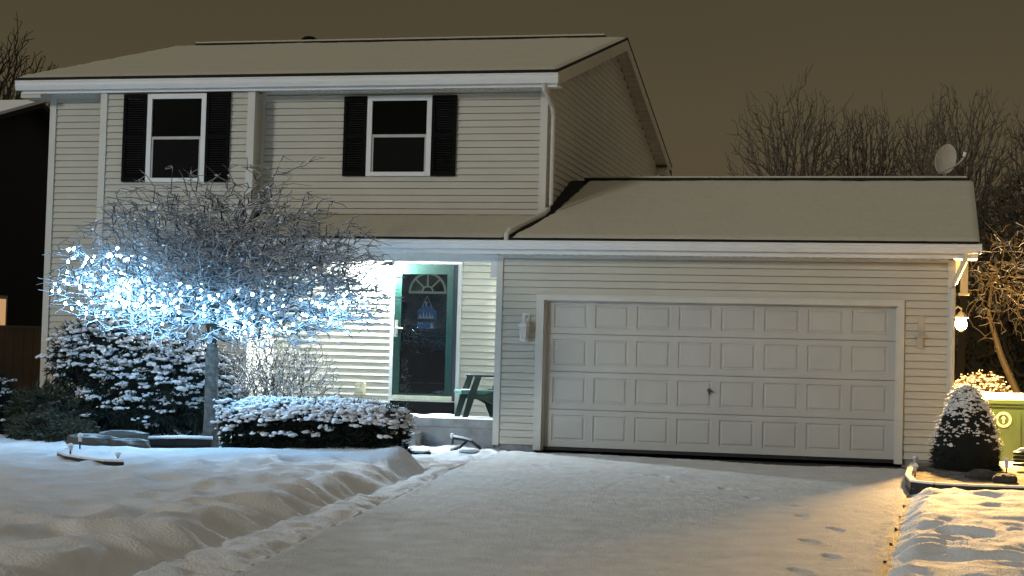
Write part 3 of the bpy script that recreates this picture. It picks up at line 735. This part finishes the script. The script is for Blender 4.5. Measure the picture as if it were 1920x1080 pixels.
def evergreen(name, label, cat, surf, n, loc, seed, needle=NEEDLE, snow_p=lambda p, nr: .6, sn=(.07, .05), core=None, leafl=.12, smat=None, group=None, tufts=9, droop=.35):
    """surf(r) -> point, outward normal"""
    r = np.random.default_rng(seed); t = thing(name, label, cat, loc, group); f = MB(); s = MB()
    random.seed(seed)
    for _ in range(n):
        p, nr = surf(r); p = Vector(p); nr = Vector(nr).normalized()
        out = (nr+Vector((0, 0, -droop*max(0, 1-nr.z)))).normalized()
        for q in range(tufts):
            d = (out+Vector(r.normal(0, .55, 3))).normalized(); l = leafl*r.uniform(.5, 1.2); w = Vector(r.normal(0, 1, 3)).cross(d).normalized()*leafl*.09
            a = p-out*.03+Vector(r.normal(0, .02, 3)); f.v += [tuple(a-w), tuple(a+w), tuple(a+d*l+w*.4), tuple(a+d*l-w*.4)]; k = len(f.v); f.f.append((k-4, k-3, k-2, k-1))
        if r.uniform() < snow_p(p, nr):
            for q in range(r.integers(6, 12)):
                c = p+out*r.uniform(-.02, .06)+Vector((r.normal(0, sn[0]*.62), r.normal(0, sn[0]*.62), r.uniform(.0, .02)))
                a = sn[0]*(r.uniform(.55, .95) if q == 0 else r.uniform(.15, .5)); yaw = r.uniform(0, 3.1); n0 = len(s.v); s.blob((0, 0, 0), (a, a*r.uniform(.45, .8), a*(.30 if q == 0 else r.uniform(.32, .6))), 7, 5, .2)
                cy, sy = math.cos(yaw), math.sin(yaw); tl = r.uniform(-.1, .45)
                for v in range(n0, len(s.v)):
                    x, y, z = s.v[v]; X, Y = x*cy-y*sy, x*sy+y*cy; z -= tl*(X*out.x+Y*out.y); s.v[v] = (c.x+X, c.y+Y, c.z+z)
    if core: cm = MB(); core(cm); cm.build('dark_core', CORE, t, smooth=True)  # added solid dark core that blocks the view through the foliage
    f.build('foliage', needle, t)
    if s.v: s.build('snow', smat or PSNOW, t, smooth=True)
    return t
def ell(c, r_, zmin=-.8):
    def f(r):
        while True:
            q = r.normal(0, 1, 3); q /= np.linalg.norm(q)
            if q[2] > zmin and q[1] < .55: break
        k = r.uniform(.74, 1.10)
        return (c[0]+q[0]*r_[0]*k, c[1]+q[1]*r_[1]*k, c[2]+q[2]*r_[2]*k), (q[0]/r_[0], q[1]/r_[1], q[2]/r_[2])
    return f
def lumps(ls):
    fs = [ell(c, r_) for c, r_ in ls]; w = np.array([r_[0]*r_[2] for c, r_ in ls]); w = w/w.sum()
    return lambda r: fs[r.choice(len(fs), p=w)](r)
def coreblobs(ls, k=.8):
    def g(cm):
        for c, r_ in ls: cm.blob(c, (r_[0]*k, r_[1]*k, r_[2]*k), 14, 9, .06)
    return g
L = [((-6.45, -.35, 1.00), (.95, .65, .62)), ((-5.75, -.45, .75), (.95, .7, .55)), ((-5.2, -.5, .72), (.62, .6, .60)), ((-6.0, -.5, .3), (1.1, .7, .42)), ((-4.9, -.4, .4), (.5, .5, .45)), ((-7.05, -.2, 1.15), (.42, .4, .42))]
evergreen('spreading_evergreen', 'large dark evergreen shrub with heavy snow pads behind the tree trunk', 'shrub', lumps(L), 1500, (-6, -.4, -.1), 21,
          snow_p=lambda p, n: (.80 if n.z > -.1 else .18)*(1 if p.z > .45 else .15), sn=(.092, .09), core=coreblobs(L), leafl=.13)
# flat topped hedge
def boxy(x0, x1, y0, y1, z0, z1):
    def f(r):
        x = r.uniform(x0, x1); u = r.uniform(); c = (x-(x0+x1)/2)/((x1-x0)/2)
        top = z1-.10*abs(c)**3+.04*n3(x*3, 1.2)
        if u < .55: y = r.uniform(y0, y1); nrm_ = (c*.4, -.3, 1.); return (x, y, top-.16*((y-(y0+y1)/2)/((y1-y0)/2))**2+.03*n3(x*5, y*5)), nrm_
        if u < .86: v = r.uniform(); z = z0+(top-z0)*v; return (x, y0+.10*abs(c)**2+.10*v*v-.06*math.sin(v*3)+.04*n3(x*4, z*4), z), (0, -1, .25)
        v = r.uniform(); sg = -1 if r.uniform() < .5 else 1; y = r.uniform(y0, y1); return ((x0 if sg < 0 else x1)+.03*n3(y*5, v*5), y, z0+(top-z0)*v), (sg, -.2, .25)
    return f
evergreen('low_hedge', 'low wide dark yew hedge topped with snow in front of the porch', 'hedge', boxy(-3.28, -1.12, -3.65, -2.75, -.08, .60), 1500, (-2.2, -3.2, -.08), 22,
          snow_p=lambda p, n: .95 if n.z > .6 else (.42 if p.z > .38 else (.12 if p.z > .18 else 0)), sn=(.085, .07), leafl=.10,
          core=lambda cm: (cm.box(-3.2, -1.2, -3.52, -2.8, -.2, .50, bev=.08)))
# conical spruce by the garage corner
def cone(r):
    v = r.uniform()**.85; z = -.10+1.12*v; R_ = .47*(1-v)**.62*(.85+.15*math.sin(min(1, v*4)*1.57)); a = r.uniform(0, 2*math.pi)
    return (5.77+R_*math.cos(a), -.95+R_*math.sin(a)*.9, z), (math.cos(a), math.sin(a), .55)
def conecore(cm): cm.lathe([(.34, -.12), (.40, .05), (.40, .3), (.31, .6), (.17, .86), (.03, 1.0)], (5.77, -.95, 0), 14)
evergreen('conical_spruce', 'small cone shaped evergreen crusted with snow beside the green bin', 'shrub', cone, 900, (5.77, -.95, -.1), 23,
          snow_p=lambda p, n: min(1, max(0, (p.z-.16)*2.2)), sn=(.050, .07), leafl=.08, core=conecore, tufts=7)
# smaller shrubs along the left of the bed
for i, (ls, lab, nd, sp, cnt) in enumerate([
    ([((-8.25, -.9, .30), (.50, .5, .48)), ((-8.1, -.9, -.0), (.45, .5, .3))], 'round dark shrub dusted with snow at the far left edge', NEEDLE, .45, 420),
    ([((-7.25, -.9, .22), (.52, .5, .42)), ((-6.75, -1.0, .12), (.4, .45, .35))], 'brownish evergreen between the far left shrub and the large evergreen', NEEDLE2, .16, 420),
    ([((-6.55, -2.0, -.02), (.55, .45, .30)), ((-6.1, -2.2, -.05), (.4, .4, .22))], 'low olive shrub in front of the brownish evergreen', NEEDLE2, .15, 380)]):
    evergreen('small_shrub', lab, 'shrub', lumps(ls), cnt, (ls[0][0][0], ls[0][0][1], -.1), 30+i, needle=nd, snow_p=lambda p, n, sp=sp: sp*(1.2 if n.z > .2 else .3), sn=(.05, .06), core=coreblobs(ls, .75), leafl=.11, smat=STONE if sp < .2 else PSNOW, group='small shrubs in the left bed')
# frosted leafless shrub behind the hedge
def twigbush(name, label, c, rx, ry, h, n, seed, matr, rad0=.0045, endn=0, stems=9):
    t = thing(name, label, 'shrub', c); r = np.random.default_rng(seed)
    tg = [p for p in envelope(n, (c[0], c[1], c[2]+h*.55), rx, ry, h*.5, h*.5, .5, 0, seed)]
    base = [(c[0], c[1], c[2]-.05), (c[0], c[1], c[2]+.05)]
    P, par, kids = grow(base, tg, .35); m = MB(); wood(m, P, par, np.maximum(rad0, .0024*kids**.42), .14); m.build('twigs', matr, t)
    return t
twigbush('frosted_shrub', 'leafless twiggy shrub white with frost behind the low hedge', (-3.95, -.3, -.05), 1.10, .6, 1.55, 3400, 40, TWIG)

# --- the snowy tree right of the garage
t = thing('side_tree', 'leaning slender bare tree with snowy limbs lit orange by the garage lantern', 'tree', (6.95, 3.6, -.1))
tr = [(6.95, 3.6, -.1), (6.72, 3.7, .75), (6.42, 3.8, 1.45), (6.30, 3.9, 1.85), (6.22, 3.9, 2.15), (6.28, 3.95, 2.75)]
m = MB(); m.tube(tr, [.07, .06, .05, .042, .035, .02], 8); m.build('trunk', DARKB, t)
tg = envelope(520, (6.6, 3.9, 2.5), 1.1, 1.0, 1.2, 1.0, .7, 0, 9); tg = [p for p in tg if p[0] > 5.8]
P, par, kids = grow(tr, tg, .25); m = MB(); rd = np.maximum(.005, .0033*kids**.42); rd[:len(tr)] = .03; par[:len(tr)] = -1
wood(m, P, par, rd, .12); m.build('crown', DARKB, t)
t = thing('snowy_tree', 'wide bare tree with thick snow covered limbs at the right edge', 'tree', (8.6, 6.0, -.1))
tr = [(8.6, 6, -.1), (8.55, 6, 1.3), (8.4, 6, 2.4)]
m = MB(); m.tube(tr, [.14, .12, .09], 10); m.build('trunk', BARK, t)
tg = envelope(1100, (8.1, 5.6, 3.0), 2.1, 1.6, 1.1, 1.0, .6, 0, 10)
P, par, kids = grow(tr, tg, .2); m = MB(); rd = np.maximum(.009, .0048*kids**.42); rd[:3] = .06; par[:3] = -1
wood(m, P, par, rd, .12); m.build('crown', BARK, t)
# --- bare trees beyond the garage
def far_tree(label, x, y, top, rx, zc, seed, n=1500, rbase=.16, mt=FARB, fan=.9, base_z=-.3):
    t = thing('bare_tree', label, 'tree', (x, y, base_z), 'bare trees standing behind the house'); r = np.random.default_rng(seed)
    m = MB(); m.tube([(x, y, base_z), (x+.05, y, zc*.5), (x, y, zc)], [rbase, rbase*.8, rbase*.6], 8); m.build('trunk', mt, t)
    tg = []
    while len(tg) < n*1.5:
        a = r.uniform(0, 2*math.pi); l = r.uniform(.05, 1)**.6; e = r.uniform(-.22, 1.0)
        rho = l*rx*math.cos(e*1.35)*1.02; z = zc+l*(top-zc)*math.sin(e*1.5)
        lob = .85+.25*n3(a*1.2, e*4, seed)
        tg.append((x+rho*math.cos(a)*lob, y+rho*math.sin(a)*lob, zc+(z-zc)*lob*1.02))
    P, par, kids = grow([(x, y, zc*.8), (x, y, zc)], tg, .72); m = MB(); wood(m, P, par, np.maximum(.009, .0075*kids**.45), .05); m.build('crown', mt, t)
far_tree('broad fan shaped bare tree rising left of the others above the garage roof', .6, 40, 12.6, 3.7, 6.2, 51, 2000)
far_tree('narrower bare tree second from the left above the garage roof', 3.3, 42, 12.2, 2.7, 6.6, 52, 1600, .14)
far_tree('slim bare tree with single leader left of the satellite dish', 5.3, 44, 12.1, 2.0, 7.0, 53, 1200, .12)
far_tree('dense bare tree directly behind the satellite dish', 6.7, 40, 12.2, 3.0, 6.2, 54, 2200, .18)
far_tree('bare tree cut off by the right edge beyond the garage', 9.6, 41, 11.9, 2.3, 6.2, 55, 1800, .16)
far_tree('dark bushy bare tree above the neighbouring roof at top left', -24.0, 25, 12.0, 3.6, 6.6, 56, 3000, .2, mt=FARW)
# dark thicket behind the garage
r = np.random.default_rng(60)
m = MB()
for k in range(9):
    x = 6.2+k*.95+r.uniform(-.3, .3); y = 20+r.uniform(-3, 3); m.tube([(x, y, -.3), (x+.1, y, 3), (x, y, 6)], [.12, .09, .05], 6)
LQ = m
tg = [(r.uniform(4.2, 16), r.uniform(17, 24), 0) for _ in range(5200)]
tg = [(x, y, .2+r.uniform(0, 1)**.8*(5.2+1.5*n3(x*.6, 3)+.25*(x-6))) for x, y, z in tg]
P, par, kids = grow([(9, 20, 0), (9, 20, .5)], tg, .02); wood(m, P, par, np.maximum(.014, .006*np.minimum(kids, 60)**.45), .1)
for x, y, z in tg[:5000]:
    d = Vector(r.normal(0, 1, 3)).normalized(); w = d.cross(Vector(r.normal(0, 1, 3))).normalized(); a = Vector((x, y+1, z)); LQ.quad(a-d*.10-w*.04, a+d*.10-w*.04, a+d*.10+w*.04, a-d*.10+w*.04)
m.build('thicket', FARW, None, kind='stuff')
wl = MB()
for k in range(60):
    wl.blob((-60+k*3.2+r.uniform(-1, 1), 60+r.uniform(-4, 4), 1.2), (2.6, 2, r.uniform(2.2, 4.2)), 9, 6, .25)
wl.build('far_woods', FARW, None, smooth=True, kind='stuff')
L = [((6.1, 5.0, .55), (.62, .5, .60))]
evergreen('round_shrub', 'clipped shrub crusted with orange lit snow behind the green bin', 'shrub', lumps(L), 420, (6.1, 5, -.1), 61, needle=mat('rusty leaves', (.10, .05, .03), .8, .3, 9), snow_p=lambda p, n: .85, sn=(.05, .05), core=coreblobs(L, .85), leafl=.08)

# ================================================================== bin
t = thing('recycling_bin', 'green lidded recycling bin with a round white emblem beside the garage', 'bin', (6.35, 1.45, -.06))
m = MB(); x0, x1, y0, y1 = 5.90, 6.82, 1.2, 1.85
m.v += [(x0+.06, y0+.05, -.05), (x1-.06, y0+.05, -.05), (x1-.06, y1-.05, -.05), (x0+.06, y1-.05, -.05), (x0, y0, .78), (x1, y0, .78), (x1, y1, .78), (x0, y1, .78)]
m.f += [(3, 2, 1, 0), (0, 1, 5, 4), (1, 2, 6, 5), (2, 3, 7, 6), (3, 0, 4, 7)]
m.box(x0-.02, x1+.02, y0-.02, y0+.02, .74, .78); m.box(x0+.3, x0+.34, y0+.0, y0+.06, .1, .7); m.box(x1-.3, x1-.26, y0+.0, y0+.06, .1, .7); m.build('body', BINM, t)
m = MB(); m.prism([(y0-.04, .78), (y1+.04, .80), (y1+.04, .86), (y1-.1, .90), (y0+.1, .88), (y0-.04, .83)], x0-.03, x1+.03, 'x'); m.build('lid', BINM, t)
m = MB()
for j in range(9):
    for i in range(25):
        u, v = i/24, j/8; x = x0-.02+u*(x1-x0+.04); y = y0-.03+v*(y1-y0+.06); m.v.append((x, y, .835+.07*math.sin(min(1, v*3)*1.57)+.02*n3(x*4, y*4)+(.02 if 0 < i < 24 and j else 0)))
for j in range(8):
    for i in range(24): k = j*25+i; m.f.append((k, k+1, k+26, k+25))
m.build('snow', PSNOW, t, smooth=True)
m = MB()
EX_, EZ = 6.33, .56; yy = lambda z: 1.2+.05*(.78-z)/.83-.012
for k in range(28):
    a, b = 2*math.pi*k/28, 2*math.pi*(k+1)/28
    P_ = lambda r, t: (EX_+r*math.cos(t), yy(EZ+r*math.sin(t)), EZ+r*math.sin(t))
    m.quad(P_(.075, a), P_(.075, b), P_(.108, b), P_(.108, a))
m.prism([(EX_-.012, EZ-.05), (EX_+.012, EZ-.05), (EX_+.014, EZ+.01), (EX_+.035, EZ+.01), (EX_, EZ+.055), (EX_-.035, EZ+.01), (EX_-.014, EZ+.01)], 1.197, 1.203)
m.build('emblem', mat('white print', (.24, .24, .17), .6), t)
for x in (6.0, 6.7):
    m = MB(); m.lathe([(.10, -.02), (.10, .02)], (0, 0, 0), 14); m.v = [(x+z, 1.82+xx, y) for xx, y, z in m.v]; m.build('wheel', BPLAS, t)

# ================================================================== neighbour, fence
t = thing('neighbour_house', 'dark neighbouring house with thin snow on its roof at the left edge', 'house', (-15, 6, -.3))
pkz, pky = 6.10, 6.75; s_ = .30
m = MB(); m.prism([(1.5, -.3), (12, -.3), (12, pkz-.15-s_*(12-pky)), (pky, pkz-.15), (1.5, pkz-.15-s_*(pky-1.5))], -22, -12.05, 'x'); m.build('wall', NBW, t)
m = MB(); slope_slab(m, -22.2, -11.8, 1.0, pkz-.12-s_*(pky-1.0), pky, pkz-.12, .10); slope_slab(m, -22.2, -11.8, 12.5, pkz-.12-s_*(12.5-pky), pky, pkz-.12, .10); m.build('roof', NBW, t)
m = MB(); slope_slab(m, -22.1, -11.78, 1.02, pkz-.02-s_*(pky-1.0), pky, pkz-.02, .06); m.build('snow', PSNOW, t)
w_ = MB(); w_.box(-12.05, -12.0, 5.3, 6.05, 1.38, 2.2); w_ = w_.build('window', mat('beige frame', (.5, .42, .33), .6), t)  # plain beige frame around the glowing pane
m = MB(); m.box(-12.0, -11.99, 5.36, 5.98, 1.46, 2.13); m.build('pane', WGLOW, w_)
t = thing('fence', 'tan board fence closing the gap between the two houses', 'fence', (-10, 5.5, -.1))
m = MB()
for k in range(18): m.box(-11.9+k*.2, -11.9+k*.2+.19, 5.5, 5.53, -.2, 1.56)
m.build('panel', FENCE, t)
m = MB(); m.box(-11.95, -8.3, 5.47, 5.56, 1.56, 1.62); m.box(-11.95, -8.3, 5.47, 5.56, .1, .2); m.build('rail', FENCE, t)
for x in (-12.0, -10.1, -8.5):
    m = MB(); m.box(x, x+.12, 5.46, 5.58, -.2, 1.64); m.prism([(x-.02, 1.64), (x+.14, 1.64), (x+.06, 1.72)], 5.44, 5.60); m.build('post', FENCE, t)

# ================================================================== bed edges and little things
def lh(x, y): return lawn_h(x, y)
t = thing('stone_edging', 'rough grey stone slabs edging the bed under the tree', 'stone edging', (-4.4, -4.2, 0)); r = np.random.default_rng(70)
for x, y, w, d, h, rz in ((-4.55, -4.35, .28, .16, .13, .3), (-4.25, -4.25, .30, .15, .10, .5), (-4.95, -3.9, .30, .22, .17, .1), (-4.6, -3.7, .34, .2, .22, .4)):
    m = MB(); m.blob((0, 0, 0), (w, d, h), 9, 6, .14); c_, q_ = math.cos(rz), math.sin(rz); z0 = lh(x, y)+h*.35
    m.v = [(x+a*c_-b*q_, y+a*q_+b*c_, z0+max(-h*.6, min(h*.7, c))) for a, b, c in m.v]; m.build('slab', STONE, t)
t = thing('landscape_timber', 'long dark timber with snow along its top left of the tree trunk', 'timber', (-3.9, -3.2, 0))
A, Bq = Vector((-4.32, -3.75, lh(-4.3, -3.75))), Vector((-3.75, -3.05, lh(-3.75, -3.1)+.02)); A = Vector((-4.45, -3.30, .0)); Bq = Vector((-3.62, -3.15, .02))
m = MB(); m.tube([A, Bq], .085, 4); m.build('beam', TIMBER, t)
m = MB(); m.tube([A+Vector((0, 0, .085)), (A+Bq)/2+Vector((0, 0, .10)), Bq+Vector((0, 0, .085))], .025, 8); m.build('snow', PSNOW, t, smooth=True)
def edging(label, pts, w=.015, h=.035):
    t = thing('lawn_edging', label, 'edging', pts[0]); m = MB(); s = MB()
    for (a, b) in zip(pts, pts[1:]):
        a, b = Vector(a), Vector(b); d = (b-a).normalized(); n_ = Vector((-d.y, d.x, 0))*w
        for q, (z0, z1, k) in ((m, (-.05, h, 1)), (s, (h, h+.022, 1.15))):
            i = len(q.v); q.v += [tuple(p+n_*sg*k+Vector((0, 0, z))) for z in (z0, z1) for p, sg in ((a, -1), (b, -1), (b, 1), (a, 1))]
            q.f += [(i+3, i+2, i+1, i), (i+4, i+5, i+6, i+7), (i, i+1, i+5, i+4), (i+1, i+2, i+6, i+5), (i+2, i+3, i+7, i+6), (i+3, i, i+4, i+7)]
    m.build('strip', BPLAS, t); s.build('snow', PSNOW, t)
edging('curved black plastic lawn edging at the left end of the bed', [(x, y, lh(x, y)+.0) for x, y in ((-4.45, -5.6), (-4.22, -6.0), (-4.0, -6.25), (-3.7, -6.45), (-3.4, -6.5), (-3.2, -6.45))])
edging('dark bed edging around the conical evergreen beside the driveway', [(x, y, gd(y)+.0) for x, y in ((5.12, -1.3), (5.08, -2.3), (5.06, -3.3), (5.12, -4.05), (5.35, -4.25), (5.8, -4.28), (6.4, -4.2), (7.2, -4.05))], w=.03, h=.13)
# bed cover right: dark mulch surface
m = MB(); K = 40
for j in range(K+1):
    for i in range(K+1):
        x = 5.10+2.3*i/K; y = -4.12+3.9*j/K; m.v.append((x, y, gd(y)+.066+.015*n3(x*6, y*6)+.02*n3(x*1.5, y*1.5, 3)))
for j in range(K):
    for i in range(K): k = j*(K+1)+i; m.f.append((k, k+1, k+K+2, k+K+1))
o = m.build('bed_soil', mat('dark mulch', (.05, .043, .035), .95, .5, 5, .6, 30, col2=(.30, .29, .27)), None, smooth=True, kind='structure')
for lab, (x, y), (w, d, h) in (('large flat dark rock lying before the conical evergreen', (5.92, -2.5), (.22, .18, .10)), ('smaller dark rock right of the large flat rock', (6.15, -2.75), (.15, .13, .08))):
    m = MB(); m.blob((x, y, gd(y)+.09), (w, d, h), 10, 7, .12); o = m.build('rock', mat('dark rock', (.05, .05, .047), .85, .3, 6, .5, 20)); tag(o, lab, 'rock', 'rocks in the right bed')
def path_light(label, x, y, z, h=.20):
    t = thing('path_light', label, 'path light', (x, y, z), 'small garden path lights')
    m = MB(); m.tube([(x, y, z-.05), (x, y, z+h*.6)], .010, 6); m.build('stake', BPLAS, t)
    m = MB(); m.lathe([(.020, h*.55), (.026, h*.9), (.036, h*.92)], (x, y, z), 10); m.build('head', GLASSL, t)
    m = MB(); m.lathe([(.036, h*.925), (.038, h), (.025, h+.02), (.008, h+.028)], (x, y, z), 10); m.build('snow', PSNOW, t, smooth=True)
path_light('snow capped path light at the front corner of the garage, nearest the wall', 5.14, -.85, gd(-.8)+.02, .16)
path_light('snow capped path light between driveway and evergreen, lower of the two', 5.14, -2.6, gd(-2.6)+.03, .17)
path_light('snow capped path light right of the conical evergreen', 6.22, -1.9, gd(-2)+.05, .22)
path_light('snow capped path light at the tip of the curved left edging', -4.35, -5.5, lh(-4.35, -5.5), .13)
path_light('snow capped path light by the small shrubs, second from the left edging', -4.55, -4.9, lh(-4.5, -4.9), .16)
path_light('snow capped path light at the foot of the tree trunk', -3.55, -2.95, lh(-3.5, -2.9)-.02, .10)
path_light('snow capped path light in the snow inside the curved edging', -3.75, -5.5, lh(-3.75, -5.5), .07)
# hose reel heap by the right bed, hose by the porch
t = thing('garden_hose', 'dark coiled garden hose lying in the snow right of the conical evergreen', 'hose', (6.45, -.9, 0))
m = MB(); pts = []
for k in range(60): a = k*.42; pts.append((6.52+.17*math.cos(a), -1.0+.10*math.sin(a), .03+.0032*k))
m.tube(pts, .02, 6); m.build('coil', BPLAS, t, smooth=True)
m = MB(); m.tube([(6.36, -1.0, .2), (6.44, -1.06, .25), (6.56, -1.06, .25), (6.66, -1.0, .22)], .022, 8); m.build('snow', PSNOW, t, smooth=True)
t = thing('garden_hose', 'snow dusted hose and bracket lying on the path below the porch', 'hose', (-.95, -.6, -.09))
m = MB(); m.tube([(-1.15, -.55, .02), (-1.13, -.58, .10), (-.98, -.6, .085), (-.85, -.62, .06), (-.7, -.7, -.03)], .022, 8); m.tube([(-1.1, -.8, -.07), (-1.0, -.7, -.02), (-.92, -.62, .07)], .02, 8); m.build('pipe', BPLAS, t, smooth=True)
m = MB(); m.tube([(-1.13, -.58, .125), (-.98, -.6, .108), (-.85, -.62, .083)], .017, 8); m.blob((-1.15, -.56, .13), (.035, .035, .04), 8, 6); m.tube([(-1.1, -.8, -.045), (-1.0, -.7, .005)], .017, 8); m.blob((-.80, -.95, -.045), (.16, .09, .03), 10, 6, .1)
m.build('snow', PSNOW, t, smooth=True)
st = B(-1.75, -1.15, -1.9, -1.60, -.2, -.045).build('paving_slab', TIMBER); tag(st, 'grey slab edge showing in the snowy path below the porch', 'paving slab')
m = MB(); m.box(-1.74, -1.16, -1.89, -1.61, -.044, -.02, bev=.008); m.build('snow', PSNOW, st)

for o in list(bpy.data.objects):
    if '_w' in o: del o['_w']
